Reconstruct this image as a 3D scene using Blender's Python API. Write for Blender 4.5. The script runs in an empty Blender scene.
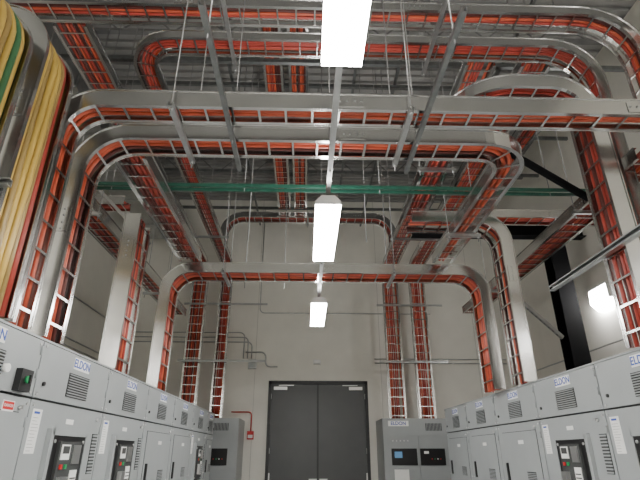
import bpy, math, random
from mathutils import Vector, Matrix
random.seed(7)
COL = bpy.context.scene.collection

# ---------------- materials ----------------
def mat(name, col, rough=0.5, metal=0.0, noise=0.0, scale=8.0, emit=None, estr=0.0, bump=0.0, stretch=None, rvar=0.0, spec=None):
    m = bpy.data.materials.new(name); m.use_nodes = True
    nt = m.node_tree; b = nt.nodes["Principled BSDF"]
    b.inputs["Base Color"].default_value = (*col, 1)
    b.inputs["Roughness"].default_value = rough
    b.inputs["Metallic"].default_value = metal
    if spec is not None: b.inputs["Specular IOR Level"].default_value = spec
    if noise or bump or rvar:
        tc = nt.nodes.new("ShaderNodeTexCoord"); mp = nt.nodes.new("ShaderNodeMapping")
        nz = nt.nodes.new("ShaderNodeTexNoise"); nz.inputs["Scale"].default_value = scale
        nz.inputs["Detail"].default_value = 4
        if stretch: mp.inputs["Scale"].default_value = stretch
        nt.links.new(tc.outputs["Object"], mp.inputs["Vector"]); nt.links.new(mp.outputs[0], nz.inputs["Vector"])
        if noise:
            r = nt.nodes.new("ShaderNodeValToRGB")
            r.color_ramp.elements[0].position = 0.3; r.color_ramp.elements[1].position = 0.7
            r.color_ramp.elements[0].color = (*[max(0, c*(1-noise)) for c in col], 1)
            r.color_ramp.elements[1].color = (*[min(1, c*(1+noise)) for c in col], 1)
            nt.links.new(nz.outputs["Fac"], r.inputs[0]); nt.links.new(r.outputs[0], b.inputs["Base Color"])
        if rvar:
            mr = nt.nodes.new("ShaderNodeMapRange"); mr.inputs[1].default_value=.3; mr.inputs[2].default_value=.7
            mr.inputs[3].default_value=rough-rvar; mr.inputs[4].default_value=rough+rvar
            nt.links.new(nz.outputs["Fac"], mr.inputs[0]); nt.links.new(mr.outputs[0], b.inputs["Roughness"])
        if bump:
            bp = nt.nodes.new("ShaderNodeBump"); bp.inputs["Strength"].default_value = bump
            bp.inputs["Distance"].default_value = 0.01
            nt.links.new(nz.outputs["Fac"], bp.inputs["Height"]); nt.links.new(bp.outputs[0], b.inputs["Normal"])
    if emit:
        b.inputs["Emission Color"].default_value = (*emit, 1); b.inputs["Emission Strength"].default_value = estr
    return m

M = {}
M['alu'] = mat('aluminium_tray', (0.60,0.595,0.585), 0.20, 1.0, noise=0.05, scale=1.5, rvar=.05)
M['galv'] = mat('galvanised_strut', (0.45,0.46,0.46), 0.34, 0.95, noise=0.1, scale=14)
M['dkstrut'] = mat('dark_strut', (0.20,0.21,0.21), 0.4, 0.8, noise=0.15, scale=14)
M['rod'] = mat('threaded_rod', (0.32,0.32,0.32), 0.45, 0.8)
M['orange'] = mat('cable_orange', (0.56,0.095,0.042), 0.42, noise=0.18, scale=3)
M['red'] = mat('cable_red', (0.38,0.045,0.03), 0.42, noise=0.2, scale=3)
M['brown'] = mat('cable_brown', (0.11,0.025,0.02), 0.5)
M['yellow'] = mat('cable_yellow', (0.62,0.42,0.10), 0.3, noise=0.15, scale=3)
M['tan'] = mat('cable_tan', (0.38,0.26,0.09), 0.35)
M['greenc'] = mat('cable_green', (0.05,0.16,0.07), 0.4)
M['green'] = mat('green_strut_paint', (0.02,0.105,0.07), 0.4, noise=0.2, scale=10)
M['wall'] = mat('painted_wall', (0.80,0.78,0.715), 0.7, noise=0.03, scale=2.5, bump=0.05)
M['deck'] = mat('ceiling_deck', (0.33,0.33,0.32), 0.7, noise=0.08, scale=3)
M['steel'] = mat('grey_steel', (0.20,0.20,0.20), 0.6, 0.2, noise=0.1, scale=5)
M['joint'] = mat('wall_joint', (0.50,0.49,0.45), 0.8)
M['floor'] = mat('epoxy_floor', (0.58,0.58,0.56), 0.35, noise=0.05, scale=2)
M['cab'] = mat('cabinet_grey', (0.345,0.365,0.37), 0.36, noise=0.03, scale=4)
M['cabdk'] = mat('cabinet_shadow_gap', (0.045,0.048,0.048), 0.6)
M['black'] = mat('black_plastic', (0.012,0.012,0.013), 0.4)
M['blksteel'] = mat('black_steel', (0.006,0.006,0.007), 0.85, spec=.15)
M['door'] = mat('door_paint', (0.080,0.083,0.087), 0.4, noise=0.05, scale=3)
M['frame'] = mat('door_frame_paint', (0.03,0.031,0.033), 0.45)
M['white'] = mat('white_label', (0.85,0.85,0.83), 0.5)
M['blue'] = mat('blue_print', (0.02,0.07,0.40), 0.5)
M['redp'] = mat('red_paint', (0.55,0.02,0.02), 0.4)
M['greenp'] = mat('green_button', (0.02,0.30,0.10), 0.4)
M['ink'] = mat('ink', (0.05,0.05,0.05), 0.6)
M['chrome'] = mat('brushed_metal', (0.7,0.7,0.7), 0.3, 0.9)
M['screen'] = mat('screen_blue', (0.03,0.08,0.15), 0.3, emit=(0.2,0.45,0.75), estr=0.4)
M['lens'] = mat('lamp_lens', (0.9,0.9,0.9), 0.4, emit=(1.0,0.985,0.95), estr=92.0)
M['housing'] = mat('lamp_housing', (0.75,0.75,0.74), 0.5)
MATS = list(M.values()); IDX = {k:i for i,k in enumerate(M)}

# ---------------- mesh builder ----------------
class MB:
    def __init__(s): s.v=[]; s.f=[]; s.m=[]; s.sm=[]
    def face(s, idx, m, smooth=False): s.f.append(idx); s.m.append(IDX[m]); s.sm.append(smooth)
    def box(s, lo, hi, m):
        x0,y0,z0=lo; x1,y1,z1=hi; n=len(s.v)
        s.v += [(x0,y0,z0),(x1,y0,z0),(x1,y1,z0),(x0,y1,z0),(x0,y0,z1),(x1,y0,z1),(x1,y1,z1),(x0,y1,z1)]
        for q in ((0,3,2,1),(4,5,6,7),(0,1,5,4),(1,2,6,5),(2,3,7,6),(3,0,4,7)): s.face([n+i for i in q], m)
    def obox(s, c, ax, ay, az, m):
        n=len(s.v)
        for sz in (-1,1):
            for sx,sy in ((-1,-1),(1,-1),(1,1),(-1,1)): s.v.append(tuple(c+ax*sx+ay*sy+az*sz))
        for q in ((0,3,2,1),(4,5,6,7),(0,1,5,4),(1,2,6,5),(2,3,7,6),(3,0,4,7)): s.face([n+i for i in q], m)
    def loft(s, rings, m, smooth=False, cap=True):
        n=len(s.v); k=len(rings[0])
        for r in rings: s.v += [tuple(p) for p in r]
        for i in range(len(rings)-1):
            for j in range(k):
                a=n+i*k+j; b=n+i*k+(j+1)%k
                s.face([a,b,b+k,a+k], m, smooth)
        if cap:
            s.face([n+j for j in range(k)][::-1], m); s.face([n+(len(rings)-1)*k+j for j in range(k)], m)
    def tube(s, pts, r, m, k=8):
        pts=[Vector(p) for p in pts]
        fr=frames(pts, None)
        rings=[]
        for P,T,N,B in fr:
            rings.append([P+N*(r*math.cos(2*math.pi*i/k))+B*(r*math.sin(2*math.pi*i/k)) for i in range(k)])
        s.loft(rings, m, True)
    def cyl(s, a, b, r, m, k=12): s.tube([a,b], r, m, k)
    def channel(s, a, b, side, up, w, h, m, slots=True):
        a=Vector(a); b=Vector(b); side=Vector(side); up=Vector(up); t=0.004
        prof=[(-w/2,0),(w/2,0),(w/2,h),(w/2-w*.22,h),(w/2-w*.22,h-t),(w/2-t,h-t),(w/2-t,t),(-w/2+t,t),(-w/2+t,h-t),(-w/2+w*.22,h-t),(-w/2+w*.22,h),(-w/2,h)]
        s.loft([[p+side*x+up*y for x,y in prof] for p in (a,b)], m)
        if slots:
            L=(b-a).length; d=(b-a)/L; q=0.06
            while q<L-0.03:
                c=a+d*q-up*0.0008
                s.obox(c, d*0.016, side*w*0.16, up*0.0008, 'black'); q+=0.085
    def obj(s, name, parent=None, loc=None, rotz=0.0):
        me=bpy.data.meshes.new(name); me.from_pydata(s.v,[],s.f)
        used=sorted(set(s.m)); mp={u:i for i,u in enumerate(used)}
        for u in used: me.materials.append(MATS[u])
        me.polygons.foreach_set("material_index",[mp[i] for i in s.m])
        me.polygons.foreach_set("use_smooth",s.sm)
        me.update()
        o=bpy.data.objects.new(name, me); COL.objects.link(o)
        if parent: o.parent=parent
        if loc is not None: o.location=loc
        o.rotation_euler[2]=rotz
        return o

def empty(name, loc=(0,0,0), rotz=0.0):
    e=bpy.data.objects.new(name,None); COL.objects.link(e); e.location=loc; e.rotation_euler[2]=rotz
    e.empty_display_size=0.1
    return e

def frames(pts, n0):
    out=[]; L=len(pts); prev=None; N=None
    for i in range(L):
        if i==0: T=(pts[1]-pts[0]).normalized()
        elif i==L-1: T=(pts[-1]-pts[-2]).normalized()
        else: T=((pts[i]-pts[i-1]).normalized()+(pts[i+1]-pts[i]).normalized()).normalized()
        if N is None:
            N=Vector(n0) if n0 is not None else (Vector((0,0,1)) if abs(T.z)<0.9 else Vector((1,0,0)))
        else:
            N=prev.rotation_difference(T) @ N
        N=(N-T*N.dot(T)).normalized(); prev=T
        out.append((pts[i],T,N,T.cross(N)))
    return out

def rounded(way, R, step=0.35, na=9):
    way=[Vector(p) for p in way]
    if not isinstance(R,(list,tuple)): R=[R]*(len(way)-2)
    pts=[way[0]]
    def line(to):
        a=pts[-1]; L=(to-a).length; n=max(1,int(L/step))
        for i in range(1,n+1): pts.append(a.lerp(to,i/n))
    for i in range(1,len(way)-1):
        d1=(way[i]-way[i-1]).normalized(); d2=(way[i+1]-way[i]).normalized(); r=R[i-1]
        line(way[i]-d1*r)
        C=way[i]-d1*r+d2*r
        for k in range(1,na+1):
            th=math.pi/2*k/na
            pts.append(C-d2*r*math.cos(th)+d1*r*math.sin(th))
    line(way[-1])
    return pts

def tray(way, n0, W=0.3, H=0.13, R=0.3, pitch=0.2, palette=('orange','orange','red','red','brown'), cr=0.019, name='cable_tray', fill2=0.6, seq=None):
    pts=rounded(way,R); fr=frames(pts,n0)
    root=empty(name, way[0])
    off=-Vector(way[0])
    fb=MB()
    for sgn in (1,-1):
        w=W/2
        prof=[(w,0),(w,H),(w-.03,H),(w-.03,H-.005),(w-.006,H-.005),(w-.006,.005),(w-.03,.005),(w-.03,0)]
        rings=[[P+off+B*(b*sgn)+N*n for b,n in prof] for P,T,N,B in fr]
        fb.loft(rings,'alu')
        for n_ in (0.0,H):
            lip=[(w,n_-0.004),(w+0.008,n_-0.004),(w+0.008,n_+0.004),(w,n_+0.004)]
            fb.loft([[P+off+B*(b*sgn)+N*n for b,n in lip] for P,T,N,B in fr],'alu')
    nxt=pitch*0.5; total=0
    for i in range(len(fr)-1):
        seg=(fr[i+1][0]-fr[i][0]).length
        while nxt<=total+seg:
            t=(nxt-total)/seg
            P=fr[i][0].lerp(fr[i+1][0],t)+off; T=fr[i][1].lerp(fr[i+1][1],t).normalized(); N=fr[i][2].lerp(fr[i+1][2],t).normalized(); B=T.cross(N)
            fb.obox(P+N*0.014, T*0.009, B*(W/2-.006), N*0.01, 'alu'); nxt+=pitch
        total+=seg
    q=1.3
    tot2=0
    for i in range(len(fr)-1):
        seg=(fr[i+1][0]-fr[i][0]).length
        if tot2<=q<tot2+seg and fr[i][1].dot(fr[i+1][1])>0.999:
            P,T,N,B=fr[i]; P=P+off
            for sgn in (1,-1):
                fb.obox(P+B*sgn*(W/2+.003)+N*(H/2), T*0.10, B*0.003, N*(H*0.34), 'alu')
                for a_ in (-.08,-.03,.03,.08):
                    fb.obox(P+B*sgn*(W/2+.009)+N*(H/2)+T*a_, T*0.006, B*0.003, N*0.006, 'galv')
        if tot2>q: q+=2.4
        tot2+=seg
    fb.obj('tray_frame', root)
    cb=MB()
    n=int((W-0.05)/(cr*2.2)); 
    for layer in range(2):
        for j in range(n):
            if not seq:
                if layer==1 and random.random()>fill2: continue
                if layer==0 and random.random()<0.10: continue
            b0=-W/2+0.03+cr+(W-0.06-2*cr)*j/max(1,n-1) + (cr*0.9 if layer==1 and j<n-1 else 0)
            nn=0.027+cr+layer*cr*1.8
            ph=random.random()*6; am=0.004+random.random()*0.006; rr=cr*random.uniform(0.8,1.0)
            c=seq[(j+layer)%len(seq)] if seq else random.choice(palette); rings=[]
            for i,(P,T,N,B) in enumerate(fr):
                Q=P+off+B*(b0+am*math.sin(ph+i*0.9))+N*(nn+am*0.6*(1+math.sin(ph*2+i*0.7)))
                rings.append([Q+N*(rr*math.cos(math.pi/4*a))+B*(rr*math.sin(math.pi/4*a)) for a in range(8)])
            cb.loft(rings,c,True)
    cb.obj('power_cables', root)
    return root

# ---------------- room ----------------
XL,XR,YB,YF,ZC = -4.9,5.2,-5.5,12.1,8.2
def room(name, lo, hi, m):
    b=MB(); b.box(lo,hi,m); return b.obj(name)
room('floor',(XL-.2,YB-.2,-.15),(XR+.2,YF+.2,0),'floor')
DX0,DX1,DZ=-0.90,1.50,3.22
b=MB()
b.box((XL-.2,YF,0),(DX0,YF+.2,ZC),'wall'); b.box((DX1,YF,0),(XR+.2,YF+.2,ZC),'wall'); b.box((DX0,YF,DZ),(DX1,YF+.2,ZC),'wall')
for x in (-3.7,-1.25,1.85,4.3):
    b.box((x-.005,YF-.003,0),(x+.005,YF,ZC),'joint')
b.obj('wall_back')
room('wall_left',(XL-.2,YB,0),(XL,YF,ZC),'wall')
room('wall_right',(XR,YB,0),(XR+.2,YF,ZC),'wall')
room('wall_front',(XL-.2,YB-.2,0),(XR+.2,YB,ZC),'wall')
b=MB(); b.box((XL-.2,YB-.2,ZC+.06),(XR+.2,YF+.2,ZC+.2),'deck')
y=YB
while y<YF:
    b.box((XL,y,ZC),(XR,y+.09,ZC+.07),'deck'); y+=.18
b.obj('ceiling')
for i,yy in enumerate((1.5,3.6,5.7,7.8,9.9)):
    b=MB(); z1=ZC-.02; z0=ZC-.5
    b.box((XL,yy-.05,z1-.05),(XR,yy+.05,z1),'steel'); b.box((XL,yy-.04,z0),(XR,yy+.04,z0+.05),'steel')
    x=XL+.2; up=True
    while x<XR-.5:
        a=Vector((x,yy,z0+.03 if up else z1-.03)); c=Vector((x+.42,yy,z1-.03 if up else z0+.03)); b.cyl(a,c,.014,'steel',6); x+=.42; up=not up
    b.obj('ceiling_joist')
b=MB()
for x0 in (-3.9,):
    b.box((x0-.35,YB+.2,6.7),(x0+.35,YF-.6,7.2),'galv')
    yy=YB+.5
    while yy<YF-.8:
        b.box((x0-.38,yy,6.67),(x0+.38,yy+.04,7.23),'galv'); yy+=1.2
b.obj('air_duct')

# ---------------- door ----------------
b=MB(); f=.07
b.box((DX0,YF-.03,0),(DX0+f,YF+.12,DZ),'frame'); b.box((DX1-f,YF-.03,0),(DX1,YF+.12,DZ),'frame'); b.box((DX0,YF-.03,DZ-f),(DX1,YF+.12,DZ),'frame')
xm=(DX0+DX1)/2
b.box((DX0+f,YF+.02,.01),(xm-.006,YF+.07,DZ-f-.005),'door'); b.box((xm+.006,YF+.02,.01),(DX1-f,YF+.07,DZ-f-.005),'door')
b.box((xm-.03,YF+.0,.01),(xm+.012,YF+.02,DZ-f-.01),'frame')
for x,s in ((DX0+f+.06,1),(DX1-f-.06,-1)):
    b.box((min(x,x+s*.32),YF-.04,DZ-f-.14),(max(x,x+s*.32),YF+.02,DZ-f-.07),'chrome')
    b.obox(Vector((x+s*.3,YF-.05,DZ-f-.04)),Vector((.18,0,0)),Vector((0,.012,0)),Vector((0,0,.008)),'chrome')
    b.box((x-.05*s-.02,YF-.01,1.0),(x-.05*s+.02,YF+.0,1.2),'chrome')
for z in (.4,1.6,2.8):
    for x in (DX0+f,DX1-f): b.cyl((x,YF+.0,z),(x,YF+.0,z+.12),.012,'chrome')
for s in (-1,1):
    b.box((xm+s*.12-.09,YF-.03,1.02),(xm+s*.12+.09,YF+.02,1.08),'chrome')
b.obj('door_1')
b=MB(); b.box((.18,YF-.09,3.62),(.36,YF,3.72),'housing'); b.box((.2,YF-.1,3.64),(.34,YF-.09,3.70),'white'); 
o=b.obj('emergency_light')

# ---------------- switchgear ----------------
def text(body, parent, loc, size, m, xalign='CENTER'):
    c=bpy.data.curves.new('lettering','FONT'); c.body=body; c.size=size; c.extrude=0.0006; c.align_x=xalign; c.align_y='CENTER'; c.offset=0.0015
    o=bpy.data.objects.new('lettering',c); COL.objects.link(o); o.parent=parent; o.location=loc
    o.rotation_euler=(math.pi/2,0,math.pi/2); c.materials.append(M[m]); return o

def breaker(b, yc, z0, z1, w=0.56):
    y0=yc-w/2; y1=yc+w/2
    b.box((0.0,y0-.03,z0-.03),(.035,y0+.015,z1+.03),'cab'); b.box((0.0,y1-.015,z0-.03),(.035,y1+.03,z1+.03),'cab')
    b.box((0.0,y0,z1-.012),(.035,y1,z1+.03),'cab'); b.box((0.0,y0,z0-.03),(.035,y1,z0+.012),'cab')
    b.box((.0,y0+.015,z0+.012),(.028,y1-.015,z1-.012),'black')
    b.box((.028,y0+.10,z0+.05),(.05,y1-.10,z1-.05),'cabdk')
    b.box((.05,y0+.13,z1-.17),(.056,y0+.26,z1-.07),'white'); b.box((.056,y0+.145,z1-.13),(.058,y0+.245,z1-.08),'ink')
    b.box((.05,y1-.24,z1-.20),(.06,y1-.13,z1-.07),'chrome')
    b.box((.05,y0+.14,z1-.23),(.06,y0+.17,z1-.20),'redp'); b.box((.05,y0+.21,z1-.23),(.06,y0+.24,z1-.20),'greenp')
    b.box((.05,y0+.13,z0+.10),(.09,y0+.22,z1-.28),'chrome'); b.box((.05,y1-.24,z0+.09),(.056,y1-.13,z1-.24),'white')
    for k in range(5): b.box((.056,y1-.23,z0+.11+k*.03),(.0575,y1-.14,z0+.12+k*.03),'ink')
    for yy in (y0+.05,y1-.05):
        for zz in (z0+.05,z1-.05): b.cyl((.026,yy,zz),(.036,yy,zz),.012,'chrome',8)

def papers(b, y0, z0, w, h):
    b.box((.0,y0,z0),(.0022,y0+w,z0+h),'white')
    b.box((.0022,y0+.02,z0+h-.03),(.003,y0+w-.03,z0+h-.015),'blue')
    k=z0+.015
    while k<z0+h-.05:
        b.box((.0022,y0+.014,k),(.003,y0+w-.014-random.random()*.05,k+.002),'steel'); k+=.02

def section(loc, rotz, w, kind):
    root=empty('switchgear_cabinet',loc,rotz)
    b=MB(); H=2.3; D=1.45; g=.007
    b.box((-D,0,0),(-.022,w,H),'cabdk')
    b.box((-D-.002,-.0,.0),(-.03,w,H+.002),'cab')
    b.box((-.022,g,1.938),(0,w-g,H-.006),'cab')
    b.box((-.022,g,.12),(0,w-g,1.922),'cab')
    b.box((-.022,0,0),(-.004,w,.11),'cabdk')
    b.box((-.03,0,H-.002),(.006,w,H+.012),'cab')
    vy=w*.52
    b.box((-.001,vy-.18,1.985),(.003,vy+.18,2.155),'black')
    for k in range(9):
        z=1.993+k*.0185
        b.obox(Vector((.007,vy,z+.002)),Vector((.005,0,-.004)),Vector((0,.175,0)),Vector((.001,0,.0016)),'cab')
    b.box((0,vy-.14,2.190),(.004,vy+.14,2.275),'white')
    text('ELDON',root,(.0046,vy,2.232),.085,'blue')
    for yy in (.04,w-.04):
        for zz in (1.96,2.27,1.89,1.3): b.cyl((0,yy,zz),(.006,yy,zz),.009,'chrome',8)
    if kind=='breaker':
        breaker(b,w*.5,1.2,1.73)
        papers(b,.05,1.60,.12,.27)
        b.box((0,w*.5-.06,1.80),(.003,w*.5+.06,1.835),'white')
        b.box((0,w*.88,1.45),(.006,w*.88+.1,1.75),'cabdk')
        for k in range(12): b.box((.003,w*.88,1.455+k*.025),(.009,w*.88+.1,1.467+k*.025),'cab')
    else:
        b.box((0,w*.12,.7),(.008,w*.9,1.83),'cab')
        b.box((.0005,w*.12-.006,.694),(.003,w*.9+.006,1.836),'cabdk')
        b.box((.008,w*.16,1.3),(.03,w*.16+.03,1.5),'black')
        papers(b,w*.2,1.58,.13,.24)
        b.box((.008,w*.5,1.70),(.011,w*.5+.14,1.74),'white')
        b.box((-.0,w*.6,1.3),(.010,w*.6+.22,1.42),'black')
        for k in range(7): b.box((.008,w*.6,1.305+k*.016),(.013,w*.6+.22,1.313+k*.016),'cab')
    for zz in (1.2,1.75,2.05,2.2): b.cyl((.004,w-.018,zz),(.004,w-.018,zz+.06),.008,'cab',8)
    b.cyl((0,.10,2.03),(.012,.10,2.03),.014,'black',12)
    b.cyl((0,w-.12,1.86),(.02,w-.12,1.86),.014,'chrome',12)
    b.obj('cabinet_body',root)
    return root

lk=['plain','plain','door','breaker','breaker','door','door','breaker','door']
for i in range(9):
    y0=-.3+1.2*i if i<8 else 9.3
    w=1.2 if i<8 else .67
    r=section((-1.77,y0,0),0,w,lk[i])
    if i==2:
        b=MB(); yy=3.12-y0
        b.box((0,yy-.065,1.95),(.04,yy+.065,2.08),'black'); b.cyl((.04,yy,2.02),(.055,yy,2.02),.022,'greenp',16); b.box((.055,yy-.006,1.995),(.068,yy+.006,2.045),'black')
        b.cyl((0,yy-.20,2.06),(.03,yy-.20,2.06),.025,'white',14)
        b.box((0,yy-.12,1.76),(.004,yy+.0,1.89),'white'); b.box((.004,yy-.115,1.84),(.005,yy-.005,1.885),'redp')
        b.obj('control_switch',r)
        t=text('DANGER',r,(.0055,yy-.06,1.862),.024,'white'); t.data.offset=0
rk=['door','door','breaker','breaker','breaker','door','door','door']
for i in range(8):
    y0=-.7+1.2*i
    section((2.45,y0+1.2,0),math.pi,1.2,rk[i])

def end_cab(x0,x1,yf):
    root=empty('control_cabinet',(x0,yf,0),0)
    w=x1-x0; b=MB()
    b.box((0,.02,0),(w,1.05,2.3),'cab'); b.box((.01,0,1.95),(w-.01,.02,2.29),'cab'); b.box((.01,0,.1),(w*.5-.005,.02,1.94),'cab'); b.box((w*.5+.005,0,.1),(w-.01,.02,1.94),'cab')
    b.box((.12,-.004,2.14),(.56,0,2.25),'white')
    for k in range(12): b.box((w*.62+k*.03,-.004,2.05),(w*.62+k*.03+.016,0,2.2),'cabdk')
    b.box((.16,-.02,1.38),(w*.5-.05,0,1.70),'black'); b.box((.22,-.024,1.52),(.38,-.02,1.64),'screen')
    b.box((w*.5+.02,-.02,1.38),(w-.2,0,1.70),'black'); b.box((w*.5+.1,-.024,1.6),(w*.5+.2,-.02,1.65),'white')
    for k in range(4): b.cyl((w*.5+.26+k*.06,-.03,1.5),(w*.5+.26+k*.06,-.02,1.5),.012,('redp','greenp','white','redp')[k],10)
    b.box((.2,-.022,1.05),(.5,0,1.3),'white')
    for k in range(5): b.cyl((.2+k*.08,-.012,1.85),(.2+k*.08,0,1.85),.014,'chrome',8)
    b.obj('cabinet_body',root)
    t=text('ELDON',root,(.34,-.0046,2.195),.10,'blue'); t.rotation_euler=(math.pi/2,0,0)
end_cab(1.66,3.15,11.0); end_cab(-2.9,-1.42,11.0)

# ---------------- cable trays ----------------
UP=(0,0,1)
tray([(-1.78,6.2,2.32),(-1.78,6.2,3.8),(2.3,6.2,3.8),(2.3,6.2,2.32)],(-1,0,0),W=.38,R=.26)          # A
tray([(-1.75,3.37,2.32),(-1.75,3.37,3.93),(1.80,3.37,3.93),(1.80,5.95,3.93)],(-1,0,0),W=.25,R=[.3,.34])   # B
tray([(-1.75,2.96,2.32),(-1.75,2.96,3.94),(5.1,2.96,3.94)],(-1,0,0),W=.2,R=.22,H=.14)                   # C
tray([(-1.55,3.55,3.93),(-1.55,5.98,3.93)],UP,W=.28)
tray([(-2.6,3.2,4.15),(-2.6,9.6,4.15)],UP,W=.3)
tray([(-1.76,4.75,2.32),(-1.76,4.75,3.92)],(-1,0,0),W=.36,H=.16)                                  # H
tray([(1.45,5.9,4.56),(1.45,3.4,4.56),(2.40,3.4,4.56),(2.40,3.4,2.32)],UP,W=.28,R=[.4,.26],fill2=.3)      # E
tray([(2.38,5.5,2.32),(2.38,5.5,4.25),(1.3,5.5,4.25)],(1,0,0),W=.34,H=.14,R=.26)                       # F
tray([(3.4,3.9,4.25),(3.4,9.6,4.25)],UP,W=.34)
tray([(3.2,4.2,2.32),(3.2,4.2,5.9),(-2.0,4.2,5.9),(-2.0,11.35,5.9),(-2.0,11.35,2.32)],(1,0,0),W=.26,R=[.45,.42,.4],H=.11)   # D2
tray([(-4.85,3.76,5.9),(3.4,3.76,5.9),(3.4,3.76,2.32)],UP,W=.26,R=.5,H=.11)                               # T1
tray([(-4.85,3.3,5.9),(5.15,3.3,5.9)],UP,W=.26,H=.11)                               
tray([(-2.65,3.95,5.9),(-2.65,11.35,5.9),(-2.65,11.35,2.32)],UP,W=.36,R=.4)
tray([(2.08,4.4,5.9),(2.08,11.35,5.9),(2.08,11.35,2.32)],UP,W=.36,R=.4)
tray([(2.75,4.4,5.9),(2.75,11.35,5.9),(2.75,11.35,2.32)],UP,W=.36,R=.4)
tray([(-1.9,10.3,6.06),(-1.9,10.3,6.7),(1.95,10.3,6.7),(1.95,10.3,6.06)],(-1,0,0),W=.3,R=.4)      # K
tray([(-.55,4.4,6.9),(-.55,10.1,6.9)],UP,W=.28); tray([(-.17,4.4,6.9),(-.17,10.1,6.9)],UP,W=.28)
tray([(-4.85,6.9,5.2),(-2.9,6.9,5.2)],UP,W=.3); tray([(2.95,7.0,5.1),(5.1,7.0,5.1)],UP,W=.3)
tray([(3.6,5.2,6.4),(3.6,11.6,6.4)],UP,W=.3)
YS=('yellow','yellow','tan','yellow','yellow','tan','red')
tray([(-1.86,2.60,2.32),(-1.86,2.60,4.28),(-4.85,2.60,4.28)],(1,0,0),W=.38,R=.28,H=.14,cr=.024,seq=YS)
tray([(-1.86,2.1,2.32),(-1.86,2.1,4.12),(-4.85,2.1,4.12)],(1,0,0),W=.38,R=.28,H=.14,cr=.024,seq=('tan','yellow','yellow','tan','yellow','greenc','yellow'))

# ---------------- hangers / struts ----------------
TOP=ZC-.01
def trapeze(x,y,z,axis,hl,top=TOP):
    b=MB(); a=Vector((1,0,0)) if axis=='x' else Vector((0,1,0)); s=Vector((0,1,0)) if axis=='x' else Vector((1,0,0))
    c=Vector((x,y,z-.045)); b.channel(c-a*hl,c+a*hl,s,(0,0,1),.041,.038,'galv',False)
    for g in (-1,1):
        p=c+a*g*(hl-.03); b.cyl(p-Vector((0,0,.06)),Vector((p.x,p.y,top)),.006,'rod',6)
        b.cyl(p-Vector((0,0,.012)),p,.012,'chrome',6); b.cyl(p+Vector((0,0,.042)),p+Vector((0,0,.052)),.012,'chrome',6)
    b.obj('trapeze_hanger')
for x in (-1.1,1.15): trapeze(x,6.2,3.8,'y',.3)
for x in (-1.0,.75): trapeze(x,3.17,3.93,'y',.38)
for x in (-3.2,-.9,1.4): trapeze(x,3.75,5.9,'y',.8)
for y in (5.5,7.5,9.5): trapeze(-2.32,y,5.9,'x',.62); trapeze(2.42,y,5.9,'x',.62)
for y in (5.2,7.2,9.2): trapeze(-.36,y,6.9,'x',.4)
for y in (5.0,8.0): trapeze(-2.6,y,4.15,'x',.22); trapeze(3.4,y,4.25,'x',.25)
trapeze(1.80,5.0,3.93,'x',.2); trapeze(1.45,4.6,4.56,'x',.22); trapeze(0,10.3,6.7,'y',.24)

def strut(name,a,b_,side,up,m='galv',w=.041,h=.041,slots=True):
    b=MB(); b.channel(a,b_,side,up,w,h,m,slots); return b.obj(name)
Xx=(1,0,0); Yy=(0,1,0)
for x in (-.6,.86):
    b=MB(); b.channel((x,1.9,3.85),(x,3.6,3.85),Xx,UP,.034,.04,'dkstrut',False)
    for y in (2.1,3.15): b.cyl((x,y,3.82),(x,y,TOP),.005,'rod',6)
    b.obj('support_strut')
b=MB(); b.channel((-2.5,4.9,4.45),(3.3,4.9,4.45),Yy,UP,.03,.035,'green',False); b.channel((-2.5,5.0,4.45),(3.3,5.0,4.45),Yy,UP,.025,.035,'green',False)
for x in (-2.3,-.75,.85,2.9): b.cyl((x,4.95,4.42),(x,4.95,TOP),.006,'rod',6)
b.obj('green_support_strut')
strut('support_strut',(2.38,1.6,3.05),(2.38,4.35,3.05),(0,0,1),(-1,0,0),'galv',.05,.05)
strut('support_strut',(-2.6,2.38,2.98),(-1.66,2.38,2.98),(0,0,1),(0,-1,0),'galv',.045,.04)
for y,z in ((4.9,6.35),(6.3,7.2),(7.7,7.25),(9.0,7.2),(10.9,7.3)):
    strut('support_strut',(-4.8,y,z),(5.1,y,z),Yy,UP,'dkstrut',.05,.06,False)
for x in (-1.3,.75,1.45,3.1):
    strut('support_strut',(x,4.6,7.32),(x,11.9,7.32),Xx,UP,'dkstrut',.045,.05,False)
for x0,x1 in ((-2.95,-.95),(1.7,3.3)):
    strut('wall_support_strut',(x0,11.28,3.55),(x1,11.28,3.55),(0,0,1),(0,-1,0),'galv',.05,.04)
    strut('wall_support_strut',(x0,11.28,4.9),(x1,11.28,4.9),(0,0,1),(0,-1,0),'galv',.04,.04,False)
strut('diagonal_brace',(3.0,6.9,3.9),(3.9,7.2,3.2),Yy,(.6,0,.8),'galv',.06,.05)
strut('diagonal_brace',(-2.9,5.6,4.9),(-2.0,5.6,4.0),Yy,(.7,0,.7),'galv',.05,.04,False)
b=MB()
for x in (-.95,-.35,1.25): b.cyl((x,7.0,3.9),(x,7.0,TOP),.006,'rod',6)
for x in (-.7,.7): b.cyl((x,5.2,3.9),(x,5.2,TOP),.006,'rod',6)
b.obj('threaded_rod')

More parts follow.
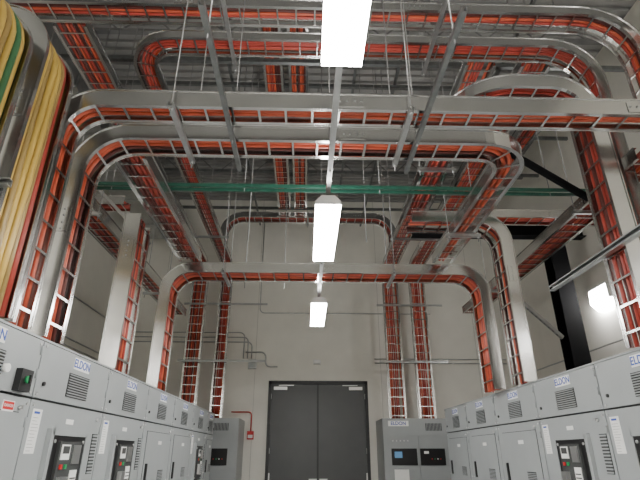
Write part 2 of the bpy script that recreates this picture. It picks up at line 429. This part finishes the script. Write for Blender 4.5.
b=MB()
def ibeam(a,c,side,up,w,h,m):
    a=Vector(a);c=Vector(c);side=Vector(side);up=Vector(up);t=.012
    pr=[(-w/2,-h/2),(w/2,-h/2),(w/2,-h/2+t),(t/2,-h/2+t),(t/2,h/2-t),(w/2,h/2-t),(w/2,h/2),(-w/2,h/2),(-w/2,h/2-t),(-t/2,h/2-t),(-t/2,-h/2+t),(-w/2,-h/2+t)]
    b.loft([[p+side*x+up*y for x,y in pr] for p in (a,c)],m)
ibeam((4.58,8.1,0),(4.58,8.1,5.5),Xx,Yy,.30,.30,'blksteel')
b.box((4.35,7.9,0),(4.8,8.3,.03),'blksteel')
ibeam((1.95,8.1,5.45),(5.2,8.1,5.45),Yy,UP,.2,.28,'blksteel')
b.obj('steel_column_frame')
b=MB(); b.cyl((2.35,4.8,4.98),(3.6,4.8,4.05),.045,'blksteel',12); b.cyl((2.35,4.8,4.98),(1.7,4.7,5.45),.03,'blksteel',10); b.obj('black_pipe_brace')

def conduit(name,way,r,m,R=.12):
    b=MB(); b.tube(rounded(way,R,step=1.0,na=6),r,m,8)
    return b.obj(name)
yw=YF-.05
for k,z in enumerate((4.15,4.27,4.39)):
    conduit('wall_conduit',[(XL+.1,yw,z),(-1.35-.1*k,yw,z),(-1.35-.1*k,yw,3.75)],.014,'galv')
conduit('wall_conduit',[(-1.5,yw,3.9),(-1.0,yw,3.9),(-1.0,yw,3.55),(-.7,yw,3.55)],.018,'galv')
conduit('wall_conduit',[(1.7,yw,3.65),(5.0,yw,3.65)],.014,'galv'); conduit('wall_conduit',[(1.7,yw,3.75),(5.0,yw,3.75)],.014,'galv')
conduit('wall_conduit',[(-1.2,yw,7.9),(-1.2,yw,4.9),(3.2,yw,4.9)],.012,'galv')
b=MB(); b.box((-1.42,yw-.06,3.5),(-1.22,YF,3.72),'galv'); b.box((-1.40,yw-.065,3.52),(-1.24,yw-.06,3.70),'cab'); b.obj('junction_box')
b=MB(); b.box((-1.35,YF-.06,1.9),(-1.20,YF-.001,2.08),'redp'); b.box((-1.33,YF-.075,1.93),(-1.22,YF-.06,2.0),'white'); b.tube(rounded([(-1.75,yw,2.5),(-1.27,yw,2.5),(-1.27,yw,2.07)],.08,na=6),.014,'redp'); b.obj('fire_alarm_pull_station')

xr=XR-.05
for z in (3.0,3.3): conduit('wall_conduit',[(xr,3,z),(xr,11.9,z)],.014,'galv')
for z in (3.6,3.75,4.6): conduit('wall_conduit',[(XL+.05,3,z),(XL+.05,11.9,z)],.016,'galv')
b=MB()
b.box((XR-.12,7.62,4.02),(XR,8.18,4.30),'housing')
b.loft([[Vector((XR-.12,7.64,4.26)),Vector((XR-.12,8.16,4.26)),Vector((XR-.01,8.16,4.26)),Vector((XR-.01,7.64,4.26))],
        [Vector((XR-.15,7.66,4.02)),Vector((XR-.15,8.14,4.02)),Vector((XR-.01,8.14,4.02)),Vector((XR-.01,7.66,4.02))],
        [Vector((XR-.08,7.72,3.88)),Vector((XR-.08,8.08,3.88)),Vector((XR-.01,8.08,3.88)),Vector((XR-.01,7.72,3.88))]],'lens')
b.obj('wall_lamp')

# ---------------- strip lights ----------------
zl=3.5; xl=.17
b=MB(); b.channel((xl,-5.3,zl+.122),(xl,7.7,zl+.122),Xx,UP,.04,.04,'galv',False)
y=-4.8
while y<7.8: b.cyl((xl,y,zl+.1),(xl,y,TOP),.006,'rod',6); y+=2.0
b.obj('light_rail_strut')
def fixture(x,y0,z,L=1.26,W=.22,up=30):
    root=empty('strip_light',(x,y0,z)); b=MB()
    b.loft([[Vector((sx,yy,sz)) for sx,sz in ((-W/2,0),(W/2,0),(W/2,.03),(W/4,.085),(-W/4,.085),(-W/2,.03))] for yy in (0,L)],'housing')
    b.box((-W/2+.004,.01,-.02),(W/2-.004,L-.01,0),'lens')
    for yy in (.2,L-.2): b.box((-.03,yy-.02,.085),(.03,yy+.02,.12),'galv')
    b.obj('light_body',root)
    ld=bpy.data.lights.new('added_uplight','AREA'); ld.shape='RECTANGLE'; ld.size=.1; ld.size_y=L*.9; ld.energy=up; ld.color=(1,.98,.95)  # added lamp facing up to brighten the ceiling; the fixtures only shine downward
    lo=bpy.data.objects.new('added_uplight',ld); COL.objects.link(lo); lo.parent=root; lo.location=(0,L/2,.2); lo.rotation_euler=(math.pi,0,0)
for y0 in (-4.9,-2.1,.7,3.53,6.4): fixture(xl,y0,zl,up=(25 if y0>3 else 40))  # row carried on behind the camera: unseen fixtures added for room light
for x in (-3.9,4.5):  # unseen strip lights added over the side aisles to brighten the room
    for y0 in (-3.0,1.2): fixture(x,y0,3.6)

w=bpy.data.worlds.new('World'); bpy.context.scene.world=w; w.use_nodes=True
w.node_tree.nodes['Background'].inputs[0].default_value=(.8,.85,.9,1); w.node_tree.nodes['Background'].inputs[1].default_value=.3

cd=bpy.data.cameras.new('camera'); cd.sensor_width=36; cd.lens=27; cd.clip_start=.05
cam=bpy.data.objects.new('camera',cd); COL.objects.link(cam); cam.location=(0,0,1.6)
cam.rotation_euler=(math.radians(90+24),0,math.radians(-1.63)); bpy.context.scene.camera=cam
